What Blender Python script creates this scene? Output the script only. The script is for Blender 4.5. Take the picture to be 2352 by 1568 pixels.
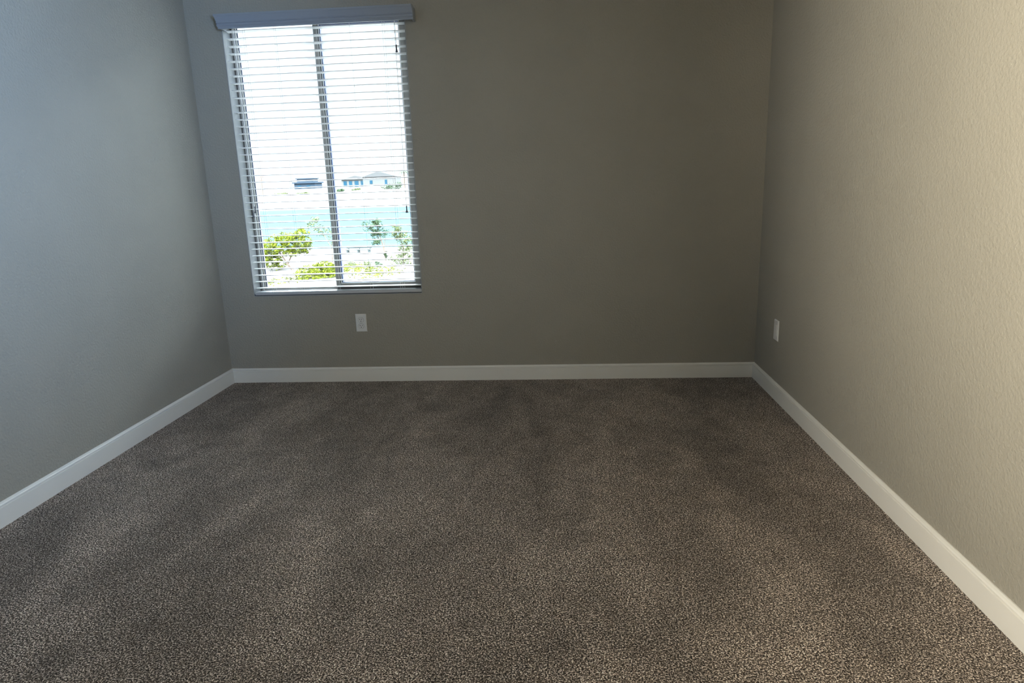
import bpy, bmesh, math, random
import numpy as np
from mathutils import Vector, Matrix
random.seed(7)
RNG = np.random.default_rng(11)
scn = bpy.context.scene
for o in list(bpy.data.objects):
    bpy.data.objects.remove(o, do_unlink=True)
COL = scn.collection

# ------------------------------------------------------------------ camera
FPX = 1533.05
yaw, pitch, roll = -0.0755, -0.2344, -0.0328
CAM = Vector((2.1514, -4.0719, 1.2218))
fw = Vector((math.sin(yaw)*math.cos(pitch), math.cos(yaw)*math.cos(pitch), math.sin(pitch)))
r0 = Vector((math.cos(yaw), -math.sin(yaw), 0)); u0 = r0.cross(fw)
rt = r0*math.cos(roll) + u0*math.sin(roll)
up = -r0*math.sin(roll) + u0*math.cos(roll)
cam = bpy.data.cameras.new('camera'); camo = bpy.data.objects.new('camera', cam); COL.objects.link(camo)
M = Matrix((rt, up, -fw)).transposed().to_4x4(); M.translation = CAM
camo.matrix_world = M
cam.sensor_fit = 'HORIZONTAL'; cam.sensor_width = 36.0; cam.lens = FPX/2352*36.0
cam.clip_start = 0.05; cam.clip_end = 2000
scn.camera = camo

# ------------------------------------------------------------------ world, sun, lamps, exposure
W_ = 3.3401; H_ = 2.74; YN = -5.2      # room width, ceiling height, near wall
scn.view_settings.view_transform = 'Standard'
scn.view_settings.look = 'None'
scn.view_settings.exposure = 0.4
scn.view_settings.gamma = 1.0
scn.view_settings.use_curve_mapping = False
world = bpy.data.worlds.new('world'); scn.world = world; world.use_nodes = True
bg = world.node_tree.nodes['Background']
bg.inputs['Color'].default_value = (0.84, 0.92, 1.0, 1); bg.inputs['Strength'].default_value = 1.0
# bright hazy sky: pale low horizon, upper part made much brighter to light the room
_nt = world.node_tree; _tc = _nt.nodes.new('ShaderNodeTexCoord'); _sp = _nt.nodes.new('ShaderNodeSeparateXYZ')
_nt.links.new(_tc.outputs['Generated'], _sp.inputs[0])
_mr = _nt.nodes.new('ShaderNodeMapRange'); _mr.interpolation_type = 'SMOOTHSTEP'
_mr.inputs['From Min'].default_value = .20; _mr.inputs['From Max'].default_value = .38
_mr.inputs['To Min'].default_value = 1.45; _mr.inputs['To Max'].default_value = 25.0
_nt.links.new(_sp.outputs['Z'], _mr.inputs['Value']); _nt.links.new(_mr.outputs[0], bg.inputs['Strength'])
sun = bpy.data.lights.new('sun', 'SUN'); sun.energy = 4.0; sun.angle = 0.01; sun.color = (1, 0.95, 0.86)
so = bpy.data.objects.new('sun', sun); COL.objects.link(so)
so.rotation_euler = Vector((0.35, 0.62, -0.9)).to_track_quat('-Z', 'Y').to_euler()

def area(name, loc, direction, sx, sy, power, color, spread=180):
    l = bpy.data.lights.new(name, 'AREA'); l.shape = 'RECTANGLE'; l.size = sx; l.size_y = sy
    l.energy = power; l.color = color; l.spread = math.radians(spread)
    o = bpy.data.objects.new(name, l); COL.objects.link(o); o.location = loc
    o.rotation_euler = Vector(direction).to_track_quat('-Z', 'Y').to_euler(); return o
# daylight of the window: sampling portal only (adds no light of its own)
pl = area('window_portal', (0.75, 0.16, 1.35), (0, -1, 0), 1.15, 1.65, 1, (1, 1, 1)); pl.data.cycles.is_portal = True
# added cool fill lamp by the right wall behind the viewer, tints the left
area('cool_fill_light', (W_-.03, -4.3, 1.7), (-1, .76, .06), 1.2, .9, 42, (.33, .58, 1.0), 60)
# unseen warm lamp added by the left wall to brighten the right wall
area('warm_fill_light', (.03, -4.3, 1.85), (1, .36, -.02), .9, .6, 90, (1.0, .90, .72), 74)
# soft lamp added at the near wall, lifts the middle of the back wall
area('rear_fill_light', (1.45, YN+.03, 1.5), (-.06, 1, -.12), 1.1, 1.5, 2.0, (.80, .90, 1.0), 44)

# ------------------------------------------------------------------ materials
def mat(name, color=(.5, .5, .5), rough=.6, spec=.3, metal=0, bump=None, noise=None):
    """bump=(scale,strength,distance)  noise=(scale,amount) small colour variation"""
    m = bpy.data.materials.new(name); m.use_nodes = True
    nt = m.node_tree; b = nt.nodes['Principled BSDF']
    b.inputs['Base Color'].default_value = (*color, 1); b.inputs['Roughness'].default_value = rough
    b.inputs['Specular IOR Level'].default_value = spec; b.inputs['Metallic'].default_value = metal
    tc = nt.nodes.new('ShaderNodeTexCoord')
    if noise is None: noise = (6, .04)
    n = nt.nodes.new('ShaderNodeTexNoise'); n.inputs['Scale'].default_value = noise[0]; n.inputs['Detail'].default_value = 3
    nt.links.new(tc.outputs['Object'], n.inputs['Vector'])
    r = nt.nodes.new('ShaderNodeValToRGB')
    a = noise[1]
    r.color_ramp.elements[0].position = .3; r.color_ramp.elements[1].position = .7
    r.color_ramp.elements[0].color = (*[c*(1-a) for c in color], 1)
    r.color_ramp.elements[1].color = (*[min(1, c*(1+a)) for c in color], 1)
    nt.links.new(n.outputs['Fac'], r.inputs['Fac']); nt.links.new(r.outputs['Color'], b.inputs['Base Color'])
    if bump:
        n2 = nt.nodes.new('ShaderNodeTexNoise'); n2.inputs['Scale'].default_value = bump[0]; n2.inputs['Detail'].default_value = 4
        n2.inputs['Roughness'].default_value = .55
        nt.links.new(tc.outputs['Object'], n2.inputs['Vector'])
        bp = nt.nodes.new('ShaderNodeBump'); bp.inputs['Strength'].default_value = bump[1]; bp.inputs['Distance'].default_value = bump[2]
        nt.links.new(n2.outputs['Fac'], bp.inputs['Height']); nt.links.new(bp.outputs['Normal'], b.inputs['Normal'])
    return m

MW = mat('wall_paint', (.355, .336, .284), .6, .25, bump=(95, .75, .005), noise=(3, .025))
MC = mat('ceiling_paint', (.82, .81, .78), .8, .2, bump=(70, .4, .003))
MT = mat('trim_white', (.80, .785, .73), .38, .45, noise=(4, .01))
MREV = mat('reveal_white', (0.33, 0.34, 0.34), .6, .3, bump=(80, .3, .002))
MVIN = mat('window_vinyl', (0.25, 0.243, 0.228), .45, .35, noise=(5, .02))
MVINL = mat('window_bead', (.80, .80, .80), .4, .4)
MGROOVE = mat('track_dark', (.07, .068, .065), .6, .2)
MGASK = mat('window_gasket', (.05, .07, .14), .5, .3)
MSLAT = mat('blind_slat', (.80, .80, .79), .42, .4, noise=(4, .012))
MRAIL = mat('blind_rail', (.50, .51, .52), .42, .4)
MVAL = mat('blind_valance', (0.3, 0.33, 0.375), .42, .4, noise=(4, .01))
MCORD = mat('blind_cord', (.62, .62, .62), .8, .1)
MTAS = mat('tassel_grey', (.16, .16, .18), .45, .4)
MPLATE = mat('outlet_plastic', (.74, .74, .72), .35, .45, noise=(5, .01))
MDARK = mat('outlet_slot', (.01, .01, .01), .7, .1)
MEXT = mat('stucco', (.55, .50, .42), .9, .1, bump=(30, .4, .01))

def glass():
    m = bpy.data.materials.new('window_glass'); m.use_nodes = True; nt = m.node_tree
    for n in list(nt.nodes): nt.nodes.remove(n)
    out = nt.nodes.new('ShaderNodeOutputMaterial'); mix = nt.nodes.new('ShaderNodeMixShader')
    tr = nt.nodes.new('ShaderNodeBsdfTransparent'); tr.inputs['Color'].default_value = (.93, .97, .97, 1)
    gl = nt.nodes.new('ShaderNodeBsdfGlossy'); gl.inputs['Roughness'].default_value = .01
    fr = nt.nodes.new('ShaderNodeFresnel'); fr.inputs['IOR'].default_value = 1.35
    nt.links.new(fr.outputs[0], mix.inputs[0]); nt.links.new(tr.outputs[0], mix.inputs[1]); nt.links.new(gl.outputs[0], mix.inputs[2])
    nt.links.new(mix.outputs[0], out.inputs[0]); return m
MGLASS = glass()

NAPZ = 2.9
def carpet():
    m = bpy.data.materials.new('frieze_carpet'); m.use_nodes = True; nt = m.node_tree
    N = nt.nodes.new; L = nt.links.new
    b = nt.nodes['Principled BSDF']; b.inputs['Roughness'].default_value = .95; b.inputs['Specular IOR Level'].default_value = .08
    b.inputs['Sheen Weight'].default_value = .12; b.inputs['Sheen Roughness'].default_value = .5
    geo = N('ShaderNodeNewGeometry')
    # tufts: fine noise, domain distorted
    n1 = N('ShaderNodeTexNoise'); n1.inputs['Scale'].default_value = 235; n1.inputs['Detail'].default_value = 2.5
    n1.inputs['Roughness'].default_value = .6; n1.inputs['Distortion'].default_value = .6
    L(geo.outputs['Position'], n1.inputs['Vector'])
    r1 = N('ShaderNodeValToRGB'); e = r1.color_ramp.elements
    e[0].position = .405; e[0].color = (.012, .007, .004, 1)
    e[1].position = .615; e[1].color = (.97, .86, .76, 1)
    k = e.new(.465); k.color = (.070, .050, .036, 1)
    k = e.new(.55); k.color = (.30, .24, .19, 1)
    L(n1.outputs['Fac'], r1.inputs['Fac'])
    # nap lay left by the vacuum cleaner: long soft strokes
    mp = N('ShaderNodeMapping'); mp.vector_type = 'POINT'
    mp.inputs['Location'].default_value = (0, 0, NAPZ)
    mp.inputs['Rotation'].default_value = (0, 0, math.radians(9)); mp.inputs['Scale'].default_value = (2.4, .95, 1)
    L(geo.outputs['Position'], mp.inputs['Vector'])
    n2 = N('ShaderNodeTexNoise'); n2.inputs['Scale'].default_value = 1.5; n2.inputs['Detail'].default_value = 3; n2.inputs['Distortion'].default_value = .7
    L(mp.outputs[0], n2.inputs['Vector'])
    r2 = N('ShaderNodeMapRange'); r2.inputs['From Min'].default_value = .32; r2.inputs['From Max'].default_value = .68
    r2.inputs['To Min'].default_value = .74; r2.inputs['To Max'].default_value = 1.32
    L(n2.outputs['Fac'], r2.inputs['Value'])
    n3 = N('ShaderNodeTexNoise'); n3.inputs['Scale'].default_value = 9; n3.inputs['Detail'].default_value = 2
    L(geo.outputs['Position'], n3.inputs['Vector'])
    r3 = N('ShaderNodeMapRange'); r3.inputs['From Min'].default_value = .3; r3.inputs['From Max'].default_value = .7
    r3.inputs['To Min'].default_value = .88; r3.inputs['To Max'].default_value = 1.12
    L(n3.outputs['Fac'], r3.inputs['Value'])
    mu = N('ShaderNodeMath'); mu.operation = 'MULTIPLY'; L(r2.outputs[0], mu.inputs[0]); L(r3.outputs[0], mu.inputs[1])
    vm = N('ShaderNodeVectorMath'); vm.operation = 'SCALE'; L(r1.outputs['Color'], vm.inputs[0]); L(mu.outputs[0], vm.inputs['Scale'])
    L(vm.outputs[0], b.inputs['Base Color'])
    bp = N('ShaderNodeBump'); bp.inputs['Strength'].default_value = .9; bp.inputs['Distance'].default_value = .008
    L(n1.outputs['Fac'], bp.inputs['Height']); L(bp.outputs[0], b.inputs['Normal'])
    return m
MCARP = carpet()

# ------------------------------------------------------------------ mesh helpers
def box(bm, x0, x1, y0, y1, z0, z1):
    vs = [bm.verts.new((x, y, z)) for x in (x0, x1) for y in (y0, y1) for z in (z0, z1)]
    for f in ((0, 1, 3, 2), (4, 6, 7, 5), (0, 4, 5, 1), (2, 3, 7, 6), (0, 2, 6, 4), (1, 5, 7, 3)):
        bm.faces.new([vs[i] for i in f])
def prism(bm, A, B):
    """closed solid between two matching polygons (lists of 3-D points)"""
    a = [bm.verts.new(p) for p in A]; b = [bm.verts.new(p) for p in B]; n = len(a)
    bm.faces.new(a); bm.faces.new(b[::-1])
    for i in range(n):
        j = (i+1) % n; bm.faces.new((a[i], b[i], b[j], a[j]))
def tube(bm, p0, p1, r0, r1=None, n=8):
    r1 = r0 if r1 is None else r1
    p0 = Vector(p0); p1 = Vector(p1); d = (p1-p0).normalized()
    q = d.to_track_quat('Z', 'Y').to_matrix()
    A = [p0+q@Vector((math.cos(2*math.pi*i/n)*r0, math.sin(2*math.pi*i/n)*r0, 0)) for i in range(n)]
    B = [p1+q@Vector((math.cos(2*math.pi*i/n)*r1, math.sin(2*math.pi*i/n)*r1, 0)) for i in range(n)]
    prism(bm, A, B)
def lathe(bm, c, prof, n=14):
    """prof: (radius, z) from top to bottom around vertical axis"""
    rings = [[bm.verts.new((c[0]+r*math.cos(2*math.pi*i/n), c[1]+r*math.sin(2*math.pi*i/n), c[2]+z)) for i in range(n)] for r, z in prof]
    for a, b in zip(rings, rings[1:]):
        for i in range(n):
            j = (i+1) % n; bm.faces.new((a[i], a[j], b[j], b[i]))
    bm.faces.new(rings[0][::-1]); bm.faces.new(rings[-1])
def obj(name, bm, m, parent=None, bevel=0, smooth=False, loc=None):
    bmesh.ops.recalc_face_normals(bm, faces=bm.faces)
    if bevel:
        bmesh.ops.bevel(bm, geom=list(bm.edges), offset=bevel, segments=2, affect='EDGES', clamp_overlap=True)
    me = bpy.data.meshes.new(name); bm.to_mesh(me); bm.free()
    me.materials.append(m)
    if smooth:
        for p in me.polygons: p.use_smooth = True
    o = bpy.data.objects.new(name, me); COL.objects.link(o)
    if parent is not None: o.parent = parent
    if loc is not None: o.location = loc
    return o
def tag(o, label=None, cat=None, group=None, kind=None):
    if label: o['label'] = label
    if cat: o['category'] = cat
    if group: o['group'] = group
    if kind: o['kind'] = kind
    return o
def empty(name, loc, label=None, cat=None, group=None, kind=None, rz=0):
    o = bpy.data.objects.new(name, None); COL.objects.link(o); o.location = loc; o.rotation_euler = (0, 0, rz)
    o.empty_display_size = .1
    return tag(o, label, cat, group, kind)
def struct(name, bm, m, label, bevel=0, cat='structure'):
    return tag(obj(name, bm, m, bevel=bevel), label, cat, kind='structure')

# ------------------------------------------------------------------ room shell
WL, WR, WB, WT = .2097, 1.2925, .5647, 2.215      # window opening
TH = .15
bm = bmesh.new()
# wall with the window opening: four blocks around it, drywall bead rounded
for a in ((-.15, WL, 0, TH, -.02, H_), (WR, W_+.15, 0, TH, -.02, H_), (WL, WR, 0, TH, -.02, WB), (WL, WR, 0, TH, WT, H_)):
    box(bm, *a)
bmesh.ops.remove_doubles(bm, verts=bm.verts, dist=1e-5)
struct('wall_back', bm, MW, 'greige textured wall with the window and one outlet', cat='wall')
bm = bmesh.new(); box(bm, -.15, 0, YN, 0, -.02, H_)
struct('wall_left', bm, MW, 'short stretch of greige wall left of the window', cat='wall')
bm = bmesh.new(); box(bm, W_, W_+.15, YN, 0, -.02, H_)
struct('wall_right', bm, MW, 'greige wall on the right with a single wall plate', cat='wall')
bm = bmesh.new(); box(bm, -.15, W_+.15, YN-.15, YN, -.02, H_)
struct('wall_front', bm, MW, 'greige wall behind the viewer', cat='wall')
bm = bmesh.new(); box(bm, -.15, W_+.15, YN-.15, TH, H_, H_+.25)
struct('ceiling', bm, MC, 'pale flat ceiling above the room', cat='ceiling')
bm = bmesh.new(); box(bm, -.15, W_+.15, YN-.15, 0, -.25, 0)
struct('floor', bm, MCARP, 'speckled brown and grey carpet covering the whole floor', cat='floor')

# baseboards: flat board with a small rounded bead and groove at the top
HB = .0937
prof = [(0, 0), (.014, 0), (.014, .076), (.0105, .0775), (.0105, .0795), (.0135, .081), (.0135, .0855), (.0105, .0895), (.004, HB), (0, HB)]
def base(name, A, B, nrm, label, ma=0, mb=0):
    A = Vector(A); B = Vector(B); n = Vector(nrm); d = (B-A).normalized()
    bm = bmesh.new()
    prism(bm, [A+n*t+d*t*ma+Vector((0, 0, z)) for t, z in prof], [B+n*t-d*t*mb+Vector((0, 0, z)) for t, z in prof])
    struct(name, bm, MT, label, cat='baseboard')
base('baseboard_back', (0, 0, 0), (W_, 0, 0), (0, -1, 0), 'long white baseboard under the window wall', 1, 1)
base('baseboard_left', (0, 0, 0), (0, YN, 0), (1, 0, 0), 'white baseboard along the left wall', 1, 0)
base('baseboard_right', (W_, 0, 0), (W_, YN, 0), (-1, 0, 0), 'white baseboard along the right wall', 1, 0)

# window reveal lining (white drywall returns) and its exterior
bm = bmesh.new(); t = .004
box(bm, WL, WL+t, .0, TH, WB, WT)
box(bm, WR-t, WR, .0, TH, WB, WT)
box(bm, WL+t, WR-t, .0, TH, WB, WB+t)
box(bm, WL+t, WR-t, .0, TH, WT-t, WT)
struct('trim_1', bm, MREV, 'pale plaster returns lining the window opening', cat='window return')

# ------------------------------------------------------------------ window
win = empty('window_1', (.75, .1, WB), 'tall two-pane sliding window behind the white blinds', 'window', kind='structure')
def wob(name, bm, m, parent=win, **k):
    o = obj(name, bm, m, None, **k); o.parent = parent
    p = parent; off = Vector()
    while p is not None: off += p.location; p = p.parent
    o.location = -off
    return o
x0, x1, z0, z1 = WL+t, WR-t, WB+t, WT-t
FY0, FY1 = .088, .146
bm = bmesh.new(); fwid = .034
def ring(bm, xa, xb, za, zb, w, ya, yb, wb=None, wt=None):
    wb = wb or w; wt = wt or w
    box(bm, xa, xa+w, ya, yb, za, zb); box(bm, xb-w, xb, ya, yb, za, zb)
    box(bm, xa+w, xb-w, ya, yb, za, za+wb); box(bm, xa+w, xb-w, ya, yb, zb-wt, zb)
ring(bm, x0, x1, z0, z1, .020, FY0, FY1)
fr = wob('window_frame', bm, MVIN)
# fixed left pane with beads, sliding right sash
bm = bmesh.new(); ring(bm, x0+.020, .757, z0+.020, z1-.020, .012, FY0+.012, FY1-.004)
wob('fixed_sash', bm, MVIN)
bm = bmesh.new(); ring(bm, x0+.0195, x0+.0235+.72-.2137+.03, z0+.0195, z1-.0195, .0032, FY0+.0075, FY0+.012)
wob('glazing_bead', bm, MVINL)
bm = bmesh.new(); ring(bm, .722, x1-.018, z0+.018, z1-.018, .034, FY0-.004, FY0+.022, wb=.040)
wob('sliding_sash', bm, MVIN)
bm = bmesh.new(); ring(bm, .7555, x1-.0515, z0+.0575, z1-.0515, .0035, FY0-.006, FY0-.004)
wob('glazing_bead', bm, MVINL)
bm = bmesh.new(); ring(bm, .759, x1-.055, z0+.061, z1-.055, .004, FY0+.0, FY0+.0225)
wob('gasket', bm, MGASK)
bm = bmesh.new(); ring(bm, x0+.032, .745, z0+.032, z1-.032, .004, FY0+.03, FY0+.034)
wob('gasket', bm, MGASK)
# meeting stile interlock ridges
bm = bmesh.new()
for xx in (.727, .735, .747):
    box(bm, xx, xx+.0025, FY0-.0065, FY0-.004, z0+.02, z1-.02)
wob('interlock', bm, MVIN)
bm = bmesh.new(); box(bm, x0+.025, .75, FY0+.035, FY0+.038, z0+.03, z1-.03); wob('glass_pane', bm, MGLASS)
bm = bmesh.new(); box(bm, .735, x1-.03, FY0+.008, FY0+.011, z0+.03, z1-.03); wob('glass_pane', bm, MGLASS)
# little latch on the meeting stile
bm = bmesh.new(); box(bm, .7315, .7445, FY0-.014, FY0-.0065, 1.33, 1.42)
wob('latch', bm, MVIN, bevel=.002)
# dark weather strips in the sash tracks
bm = bmesh.new(); box(bm, x1-.0165, x1-.0085, FY0-.0012, FY0, z0+.02, z1-.02); wob('track', bm, MGROOVE)
bm = bmesh.new(); box(bm, .7495, .7545, FY0-.0052, FY0-.004, z0+.06, z1-.05); wob('track', bm, MGROOVE)
bm = bmesh.new(); box(bm, x0+.006, x0+.012, FY0-.0012, FY0, z0+.02, z1-.02); wob('track', bm, MGROOVE)
bm = bmesh.new(); box(bm, .73, x1-.02, FY0-.0052, FY0-.004, z0+.020, z0+.034); wob('track', bm, MGROOVE)

# ------------------------------------------------------------------ blinds
bl = empty('window_blind', (.75, .03, WB), 'white two-inch horizontal slat blind with moulded valance over the window', 'blinds')
def bob(name, bm, m, parent=bl, **k): return wob(name, bm, m, parent, **k)
# valance: crown profile (depth from wall, z), swept between mitred ends
VP = [(.086, 2.200), (.0865, 2.192), (.083, 2.186), (.0770, 2.168), (.0745, 2.160), (.0775, 2.1575), (.0775, 2.154), (.0735, 2.1515), (.0735, 2.147),
      (.0765, 2.144), (.0765, 2.140), (.0715, 2.134), (.0695, 2.127), (.0720, 2.124), (.0640, 2.123), (.0640, 2.193), (.074, 2.200)]
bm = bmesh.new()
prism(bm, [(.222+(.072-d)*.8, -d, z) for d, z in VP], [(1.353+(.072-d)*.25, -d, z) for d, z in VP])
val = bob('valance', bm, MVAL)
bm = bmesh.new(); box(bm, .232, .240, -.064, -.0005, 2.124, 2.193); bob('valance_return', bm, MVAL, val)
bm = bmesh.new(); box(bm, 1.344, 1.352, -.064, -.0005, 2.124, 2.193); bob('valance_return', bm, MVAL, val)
# head rail
bm = bmesh.new(); box(bm, .228, 1.284, .004, .056, 2.152, WT-.006); bob('head_rail', bm, MSLAT, bevel=.002)
# slats
N = 38; ZB, ZT = .6158, 2.1271
SY0, SY1 = .002, .052
SXL, SXR = .2255, 1.2865
ladX = (.335, .520, .753, .968, 1.171)
bm = bmesh.new()
n = 8; A = []; Bt = []
for i in range(n+1):
    u = i/n; y = -.025+.05*u; c = .0022*(1-(2*u-1)**2)
    A.append((y, c+.0017)); Bt.append((y, c-.0017))
poly = A+Bt[::-1]
prism(bm, [(SXL, y, z) for y, z in poly], [(SXR, y, z) for y, z in poly])
first = obj('slat', bm, MSLAT, bl)
blo = Vector(bl.location)
for i in range(N):
    o = first if i == 0 else first.copy()
    if i: COL.objects.link(o); o.parent = bl
    z = ZB+(ZT-ZB)*i/(N-1) + random.uniform(-.0006, .0006)
    o.location = Vector((0, (SY0+SY1)/2, z))-blo
    o.rotation_euler = (math.radians(-1.0+random.uniform(-.8, .8)), random.uniform(-.0007, .0007), 0)
# bottom rail
bm = bmesh.new(); box(bm, SXL-.006, SXR+.002, -.004, .054, .5735, .5925)
rail = bob('bottom_rail', bm, MRAIL, bevel=.003)
# ladder cords front and back, lift cords between, with rungs under each slat
for x in ladX:
    bm = bmesh.new()
    tube(bm, (x, SY0-.002, .59), (x, SY0-.002, 2.14), .0007, n=5)
    tube(bm, (x+.001, SY1+.002, .59), (x+.001, SY1+.002, 2.14), .0007, n=5)
    for i in range(N):
        z = ZB+(ZT-ZB)*i/(N-1)-.0022
        tube(bm, (x-.003, SY0-.002, z+.001), (x-.003, SY1+.002, z+.001), .0005, n=4)
    bob('ladder_cord', bm, MCORD)
for x in (ladX[0]+.012, ladX[1]+.012, ladX[4]-.012):
    bm = bmesh.new(); tube(bm, (x, -.0005, .59), (x, -.0005, 2.14), .0008, n=5)
    bob('lift_cord', bm, MCORD)
# hanging pull cords with tassels: (x, cord bottom z)
TP = [(0, 0), (.0035, -.001), (.0042, -.004), (.0038, -.012), (.0036, -.02), (.0048, -.029), (.0072, -.036), (.0075, -.040), (.005, -.042), (0, -.042)]
TP = [(max(r, .0008), z) for r, z in TP]
for xt, zb in ((1.239, 2.005), (1.2355, 1.103), (.2815, 1.103), (.2965, 1.127)):
    bm = bmesh.new(); tube(bm, (xt-.004, -.012, 2.14), (xt, -.027, zb), .0011, n=6)
    cd = bob('pull_cord', bm, MCORD)
    bm = bmesh.new(); lathe(bm, (xt, -.027, zb), TP)
    ts = bob('tassel', bm, MTAS, cd, smooth=True); ts['label'] = 'small dark grey tassel'

# ------------------------------------------------------------------ outlets
def rounded(bm, w, h, r, y0, y1, cx=0, cz=0, n=5):
    pts = []
    for sx, sz, a0 in ((1, 1, 0), (-1, 1, 90), (-1, -1, 180), (1, -1, 270)):
        for i in range(n+1):
            a = math.radians(a0+90*i/n)
            pts.append((cx+sx*(w/2-r)+r*math.cos(a), cz+sz*(h/2-r)+r*math.sin(a)))
    prism(bm, [(x, y0, z) for x, z in pts], [(x, y1, z) for x, z in pts])
ou = empty('wall_outlet', (.8889, 0, .3839), 'white duplex electrical outlet below the window', 'outlet')
bm = bmesh.new()
pts = [(-.035, -.057), (.035, -.057), (.035, .057), (-.035, .057)]; pi_ = [(x*.90, z*.94) for x, z in pts]
prism(bm, [(x, 0, z) for x, z in pts], [(x, -.003, z) for x, z in pts])
prism(bm, [(x, -.003, z) for x, z in pts], [(x, -.0062, z) for x, z in pi_])
obj('cover_plate', bm, MPLATE, ou)
for cz in (.0195, -.0195):
    bm = bmesh.new(); n = 24; P = []
    for i in range(n):
        a = 2*math.pi*i/n; P.append((.0172*math.cos(a), max(-.0142, min(.0142, .0172*math.sin(a)))+cz))
    # dark joint around the receptacle, then its face
    prism(bm, [(x, -.006, z) for x, z in P], [(x, -.0078, z) for x, z in P])
    rc = obj('receptacle', bm, MPLATE, ou)
    bm = bmesh.new(); Q = [(x*1.07, (z-cz)*1.08+cz) for x, z in P]
    prism(bm, [(x, -.006, z) for x, z in Q], [(x, -.0064, z) for x, z in Q])
    obj('receptacle_joint', bm, mat('joint_grey', (.20, .20, .20)), rc)
    for dx, w, h in ((-.0064, .0024, .0085), (.0064, .0024, .0070)):
        bm = bmesh.new(); box(bm, dx-w/2, dx+w/2, -.0082, -.0077, cz+.0035-h/2, cz+.0035+h/2); obj('slot', bm, MDARK, rc)
    bm = bmesh.new(); n = 14
    P = [(.0026*math.cos(2*math.pi*i/n), .0026*math.sin(2*math.pi*i/n)+cz-.0075) for i in range(n)]
    prism(bm, [(x, -.0077, z) for x, z in P], [(x, -.0082, z) for x, z in P]); obj('ground_hole', bm, MDARK, rc)
bm = bmesh.new(); n = 14; P = [(.0024*math.cos(2*math.pi*i/n), .0024*math.sin(2*math.pi*i/n)) for i in range(n)]
prism(bm, [(x, -.006, z) for x, z in P], [(x, -.0074, z) for x, z in P]); obj('screw', bm, mat('screw_metal', (.35, .35, .34), .4), ou)

wp = empty('wall_plate', (W_, -.384, .3801), 'white rectangular wall plate low on the right wall', 'wall plate', rz=math.pi/2)
# local frame: +x runs along the wall, -y... the plate faces the room
bm = bmesh.new()
prism(bm, [(x, 0, z) for x, z in pts], [(x, .003, z) for x, z in pts])
prism(bm, [(x, .003, z) for x, z in pts], [(x, .0065, z) for x, z in pi_])
obj('cover_plate', bm, MPLATE, wp)
bm = bmesh.new(); rounded(bm, .033, .067, .002, .006, .0085); obj('insert', bm, MPLATE, wp)

# ------------------------------------------------------------------ outdoors (seen through the window)
GZ = -3.4
MDIRT = mat('dry_ground', (0.078, 0.071, 0.067), .95, .05, noise=(.25, .12))
MBANK = mat('pale_bank', (0.066, 0.063, 0.06), .95, .05, noise=(.12, .25))
MLEAFY = mat('leaf_yellow_green', (0.08, 0.095, 0.004), .7, .1, noise=(1.2, .45))
MLEAFG = mat('leaf_grey_green', (0.035, 0.055, 0.027), .7, .1, noise=(1.5, .5))
MLEAFP = mat('leaf_pale', (0.07, 0.083, 0.033), .7, .1, noise=(1.5, .4))
MBARK = mat('bark', (.12, .09, .07), .9, .1, noise=(5, .3))
MGRASS = mat('grass_blades', (0.068, 0.077, 0.01), .8, .1, noise=(.8, .4))
MLAKE = mat('lake_water', (0.032, 0.052, 0.059), .4, 0.0, bump=(.6, .2, .03), noise=(.05, .12))
def terrain():
    ys = [TH+.01, 10, 20, 30, 38, 45, 50, 52, 60]; 
    bm = bmesh.new(); xs = np.linspace(-170, 90, 40)
    yy = np.concatenate([np.linspace(.2, 49, 24), [51, 54, 60]]); rows = []
    for y in yy:
        row = []
        for x in xs:
            z = GZ+.12*math.sin(x*.4+y*.2)*min(1, y/20) if y < 48 else GZ-.05-(y-48)*.12
            row.append(bm.verts.new((x, y, z)))
        rows.append(row)
    for a, b in zip(rows, rows[1:]):
        for i in range(len(xs)-1): bm.faces.new((a[i], a[i+1], b[i+1], b[i]))
    o = struct('trim_2', bm, MDIRT, 'pale sunlit dry ground outside, near side of the lake', cat='ground'); o.name = 'ground'
    bm = bmesh.new(); rows = []; xs = np.linspace(-300, 160, 90)
    yy = np.concatenate([np.linspace(150, 200, 16), np.linspace(210, 420, 14)])
    for y in yy:
        row = []
        for x in xs:
            s = min(1, max(0, (y-156)/70)); z = GZ-.6+4.2*(s*s*(3-2*s))+.9*max(0, min(1, (y-154)/3))
            z += .25*math.sin(x*.13+y*.1)+.18*math.sin(x*.41-y*.3)
            row.append(bm.verts.new((x, y, z)))
        rows.append(row)
    for a, b in zip(rows, rows[1:]):
        for i in range(len(xs)-1): bm.faces.new((a[i], a[i+1], b[i+1], b[i]))
    o = struct('trim_3', bm, MBANK, 'pale bank rising on the far side of the lake', cat='bank'); o.name = 'bank'
    bm = bmesh.new(); box(bm, -300, 160, 49.0, 160, GZ-1.2, GZ-.22)
    o = struct('trim_4', bm, MLAKE, 'pale turquoise lake seen through the lower half of the window', cat='lake'); o.name = 'lake'
terrain()

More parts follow.
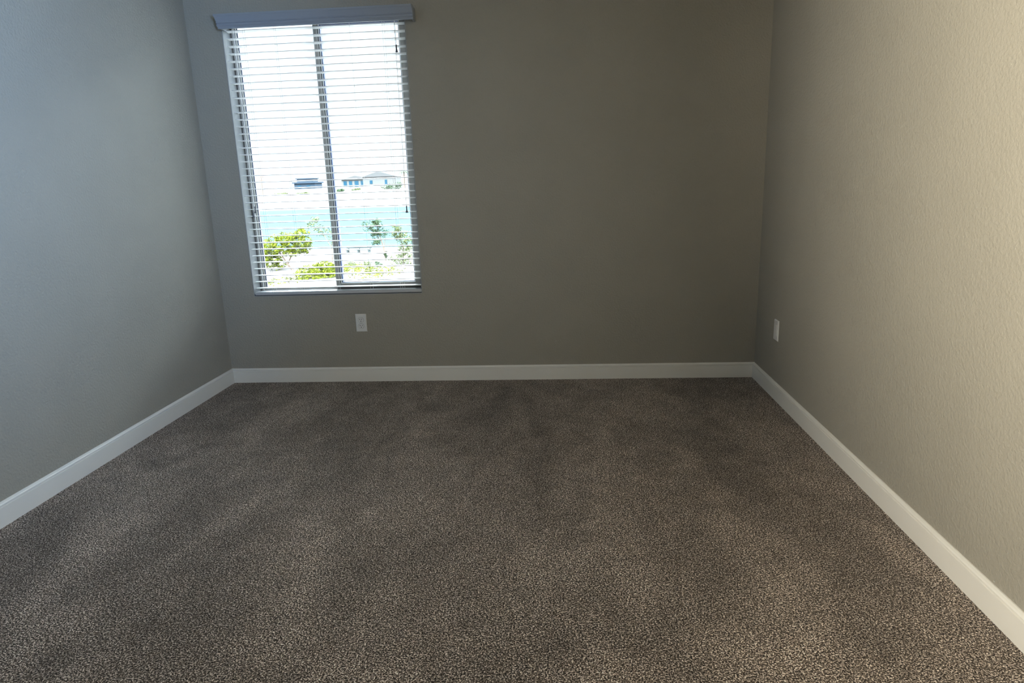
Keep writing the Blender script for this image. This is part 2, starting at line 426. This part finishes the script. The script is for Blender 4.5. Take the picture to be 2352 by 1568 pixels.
def leaf_mesh(name, blobs, count, size, m, parent, droop=.3):
    """blobs: (x,y,z,rx,ry,rz,weight); leaves scattered in the ellipsoids, all one crown"""
    bl_ = np.array(blobs, float); w = bl_[:, 6]/bl_[:, 6].sum()
    k = RNG.choice(len(bl_), count, p=w); d = RNG.normal(size=(count, 3)); d /= np.linalg.norm(d, axis=1)[:, None]
    rad = RNG.uniform(0, 1, count)**(1/2.2)
    # uneven tufts
    c = bl_[k, :3]+d*rad[:, None]*bl_[k, 3:6]
    f = np.sin(c[:, 0]*9.1+c[:, 1]*5)*np.sin(c[:, 2]*11.3+c[:, 1]*3)
    c = c[f > -.35]; count = len(c)
    a = RNG.normal(size=(count, 3)); a[:, 2] = a[:, 2]*.6-droop; a /= np.linalg.norm(a, axis=1)[:, None]
    b = np.cross(a, RNG.normal(size=(count, 3))); b /= np.linalg.norm(b, axis=1)[:, None]
    s = RNG.uniform(.6, 1.4, count)[:, None]*size
    v = np.stack([c-a*s, c+b*s*.32, c+a*s, c-b*s*.32], 1).reshape(-1, 3)
    me = bpy.data.meshes.new(name); me.vertices.add(len(v)); me.vertices.foreach_set('co', v.ravel())
    me.loops.add(len(v)); me.loops.foreach_set('vertex_index', np.arange(len(v)))
    me.polygons.add(count); me.polygons.foreach_set('loop_start', np.arange(0, len(v), 4)); me.polygons.foreach_set('loop_total', np.full(count, 4))
    me.update(calc_edges=True); me.materials.append(m)
    o = bpy.data.objects.new(name, me); COL.objects.link(o); o.parent = parent; return o
def tree(name, loc, label, cat, blobs, count, size, m, limbs, trunk_r=.05, group=None):
    e = empty(name, loc, label, cat, group)
    if limbs:
        bm = bmesh.new()
        for p0, p1, ra, rb in limbs: tube(bm, p0, p1, ra, rb, 8)
        obj('trunk', bm, MBARK, e)
    leaf_mesh('foliage', blobs, count, size, m, e)
    return e
# A: bright yellow-green tree left of the mullion
tree('tree', (-13.6, 34, GZ), 'bright yellow-green tree through the left pane, leaning trunk', 'tree',
     [(-.9, 0, 1.35, .95, .9, .55, 3), (.5, .1, 1.55, .9, .8, .60, 3), (-.2, .1, 1.85, .9, .8, .35, 2), (-1.1, 0, .75, .7, .7, .35, 1.4), (.9, 0, 2.15, .45, .5, .32, .9), (.3, 0, 1.1, .9, .8, .3, 1.6), (-1.3, 0, 1.0, .6, .6, .7, 2), (-.9, .1, .3, .7, .6, .3, 1), (.9, .1, 1.35, .5, .5, .4, 1)],
     8200, .085, MLEAFY, [((.15, 0, 0), (-.15, 0, .35), .07, .055), ((-.15, 0, .35), (-.55, 0, 1.1), .055, .03), ((-.15, 0, .35), (.35, .1, 1.3), .05, .02), ((-.5, 0, .95), (-1.0, 0, 1.4), .03, .01)])
tree('shrub', (-10.6, 30, GZ), 'low bright yellow-green shrub at the bottom of the left pane', 'shrub',
     [(0, 0, .35, 1.15, 1, .42, 3), (.45, 0, .62, .55, .7, .33, 1.6), (.75, 0, .35, .6, .7, .35, 1.5), (-.5, 0, .1, .6, .7, .3, 1), (-.15, -.8, .0, 1.1, .8, .25, 1.4)],
     5200, .075, MLEAFY, [((0, 0, 0), (.2, 0, .4), .04, .02)])
tree('tree', (-12.43, 38, GZ), 'thin sparse tree just left of the window centre post', 'tree',
     [(-1.1, 0, 2.35, .55, .5, .40, 1.6), (-.55, 0, 1.95, .5, .5, .35, 1.2), (.15, 0, 1.85, .5, .5, .45, 1), (-.9, 0, 2.75, .3, .3, .2, .6), (.1, 0, 1.2, .35, .4, .4, .4)],
     1000, .07, MLEAFP, [((0, 0, 0), (.05, 0, .9), .04, .03), ((.05, 0, .9), (-.9, 0, 2.5), .03, .008), ((.05, 0, .9), (.2, 0, 2.0), .025, .008)])
tree('tree', (-8.93, 38, GZ), 'grey-green tree with a dark trunk through the right pane', 'tree',
     [(-.45, 0, 2.35, .42, .45, .35, 2.2), (-1.0, 0, 2.2, .5, .5, .38, 1.2), (-.5, 0, 1.75, .4, .45, .3, 1.8), (-.55, 0, 1.2, .33, .4, .3, 1.2), (.05, 0, 1.75, .35, .4, .35, .7), (.0, 0, .35, .13, .15, .25, .35)],
     2300, .075, MLEAFG, [((0, 0, 0), (-.08, 0, .75), .06, .05), ((-.08, 0, .75), (-.45, 0, 2.2), .05, .015), ((-.08, 0, .75), (.1, 0, 1.6), .035, .01), ((-.2, 0, 1.2), (-.95, 0, 2.1), .03, .01)])
tree('tree', (-7.35, 36, GZ), 'feathery yellow-green tree at the right edge of the window', 'tree',
     [(-.25, 0, 2.1, .35, .4, .3, 1), (.2, 0, 1.5, .6, .6, .5, 2), (-.25, 0, 1.75, .4, .4, .3, 1.2), (.25, 0, .8, .6, .6, .45, 1.6), (-.1, 0, .25, .85, .7, .35, 1.6)],
     2300, .08, MLEAFP, [((0, 0, 0), (.05, 0, 1.0), .05, .03), ((.05, 0, 1), (-.2, 0, 2.0), .03, .01)])
for i, (x, y, lab) in enumerate(((-10.42, 35.2, 'small low bush right of the window centre post'), (-9.5, 35.2, 'small low bush in the middle of the right pane'), (-8.75, 35.0, 'small darker bush below the grey-green tree'))):
    tree('bush', (x, y, GZ), lab, 'bush', [(0, 0, .14, .42, .3, .15, 1)], 380, .05, MLEAFG if i == 2 else MLEAFP, None, group='low bushes on the dry ground')
# ground-hugging grass, uncountable
e = leaf_mesh('grass', [(-10.6, 33, GZ+.06, 2.2, 3.0, .10, 3), (-8.2, 31.5, GZ+.05, 2.0, 3.0, .08, 1.4), (-11.5, 29, GZ+.05, 2.2, 2, .08, 1)], 7000, .07, MGRASS, None)
tag(e, 'patchy yellow-green grass on the ground under the trees', 'grass', kind='stuff')
# grey park bench by the water
bn = empty('bench', (-12.5, 44, GZ), 'long low grey bench by the near shore of the lake', 'bench')
MBEN = mat('bench_grey', (0.035, 0.045, 0.045), .7)
bm = bmesh.new()
for k in range(3): box(bm, -.95, .95, -.2+k*.14, -.09+k*.14, .16, .20)
obj('seat', bm, MBEN, bn)
bm = bmesh.new(); box(bm, -.95, .95, .22, .25, .25, .36); obj('backrest', bm, MBEN, bn)
for sx in (-.8, 0, .8):
    bm = bmesh.new(); box(bm, sx-.05, sx+.05, -.18, .22, -.08, .16); box(bm, sx-.03, sx+.03, .25, .28, -.08, .36); obj('leg', bm, MBEN, bn)

# far houses on the bank
MHW = mat('house_stucco', (0.1, 0.099, 0.096), .9, .1); MHR = mat('house_roof', (0.07, 0.069, 0.069), .9, .1)
MHD = mat('house_slate_blue', (0.02, 0.032, 0.048), .7, .2); MHG = mat('house_glass_blue', (0.009, 0.04, 0.066), .2, .5)
def house(loc, w, d, h, rh, label, wall, roof, rz=0, windows=(), flat=False):
    e = empty('house', loc, label, 'house', rz=rz)
    bm = bmesh.new(); box(bm, -w/2, w/2, 0, d, -1.5, h); wl = obj('wall', bm, wall, e)
    bm = bmesh.new()
    if flat: box(bm, -w/2-.5, w/2+.5, -.6, d+.5, h, h+rh)
    else:
        prism(bm, [(-w/2-.5, -.6, h), (w/2+.5, -.6, h), (0, -.6, h+rh)], [(-w/2-.5, d+.6, h), (w/2+.5, d+.6, h), (0, d+.6, h+rh)])
    obj('roof', bm, roof, e)
    for (x, z, ww, hh) in windows:
        bm = bmesh.new(); box(bm, x-ww/2, x+ww/2, -.12, .05, z-hh/2, z+hh/2); obj('window', bm, MHG, e)
    return e
fb = house((-94, 250, .6), 8, 8, 2.6, .5, 'far flat-roofed slate-blue building left of the centre post', MHD, MHD, flat=True, windows=((-2, 1.4, 1.2, 1.1), (1.5, 1.4, 1.2, 1.1)))
bm = bmesh.new(); box(bm, -3.2, 3.2, 1, 6, 3.1, 4.2); box(bm, -3.6, 3.6, .6, 6.4, 4.2, 4.5); obj('upper_storey', bm, MHD, fb)
house((-80, 270, .6), 12, 9, 3.6, 1.6, 'far pale house with a row of tall blue windows', MHW, MHR, windows=((-4.5, 1.9, 1.3, 2.4), (-2.3, 1.9, 1.3, 2.4), (.2, 1.9, 1.6, 2.4), (2.6, 1.9, 1.3, 2.4), (4.6, 1.9, .8, 2.2)))
house((-63, 242, .6), 12, 9, 4.0, 2.0, 'far pale gabled house behind the bushes, right pane', MHW, MHR, windows=((-3, 2.2, 1, 1.2), (2.5, 2.0, .8, 1.8)))
# far vegetation and utility pole
for i, (x, y, r, h, mm, lab) in enumerate((
        (-51, 205, 2.2, 1.7, MLEAFG, 'far dark bush on the bank, left one before the gabled house'), (-47.5, 203, 2.0, 2.1, MLEAFG, 'far dark bush on the bank, right one near the window edge'),
        (-83, 200, 2.6, .8, MLEAFP, 'far low scrub on the bank at the left window edge'), (-76, 200, 2.4, .7, MLEAFP, 'far low scrub on the bank below the flat-roofed building'),
        (-66, 205, 1.6, .8, MLEAFG, 'far small bush just right of the centre post'), (-61, 206, 1.6, .9, MLEAFP, 'far small bush below the blue windows'))):
    zz = -.6 if y < 202 else -.1
    tree('bush', (x, y, zz), lab, 'bush', [(0, 0, h*.5, r, r*.7, h*.6, 1), (r*.5, 0, h*.7, r*.5, r*.5, h*.5, .5)], 700, .22, mm, None, group='bushes on the far bank')
pm = empty('palm_tree', (-46, 207, -.2), 'tall far palm near the right edge of the window', 'palm')
bm = bmesh.new(); tube(bm, (0, 0, -1), (.2, 0, 5.6), .22, .14); obj('trunk', bm, MBARK, pm)
for k in range(11):
    a = 2*math.pi*k/11; bm = bmesh.new(); prev = None
    for s in range(7):
        u = s/6; rr = 1.9*u; z = 5.6+1.2*u-2.0*u*u; wd = .18*math.sin(math.pi*min(.97, u+.12))+.02
        c = Vector((.2+rr*math.cos(a), rr*math.sin(a), z)); n_ = Vector((-math.sin(a), math.cos(a), 0))*wd
        cur = (bm.verts.new(c-n_+Vector((0, 0, -.1))), bm.verts.new(c), bm.verts.new(c+n_+Vector((0, 0, -.1))))
        if prev:
            bm.faces.new((prev[0], prev[1], cur[1], cur[0])); bm.faces.new((prev[1], prev[2], cur[2], cur[1]))
        prev = cur
    obj('frond', bm, MLEAFG, pm)
pe = empty('utility_pole', (-88.4, 200, -.4), 'thin far utility pole with two crossarms, left pane', 'utility pole')
bm = bmesh.new(); tube(bm, (0, 0, -1), (0, 0, 6.1), .14, .10); obj('pole', bm, MBARK, pe)
for z in (4.4, 5.4):
    bm = bmesh.new(); box(bm, -.8, .8, -.08, .08, z, z+.16); obj('crossarm', bm, MBARK, pe)
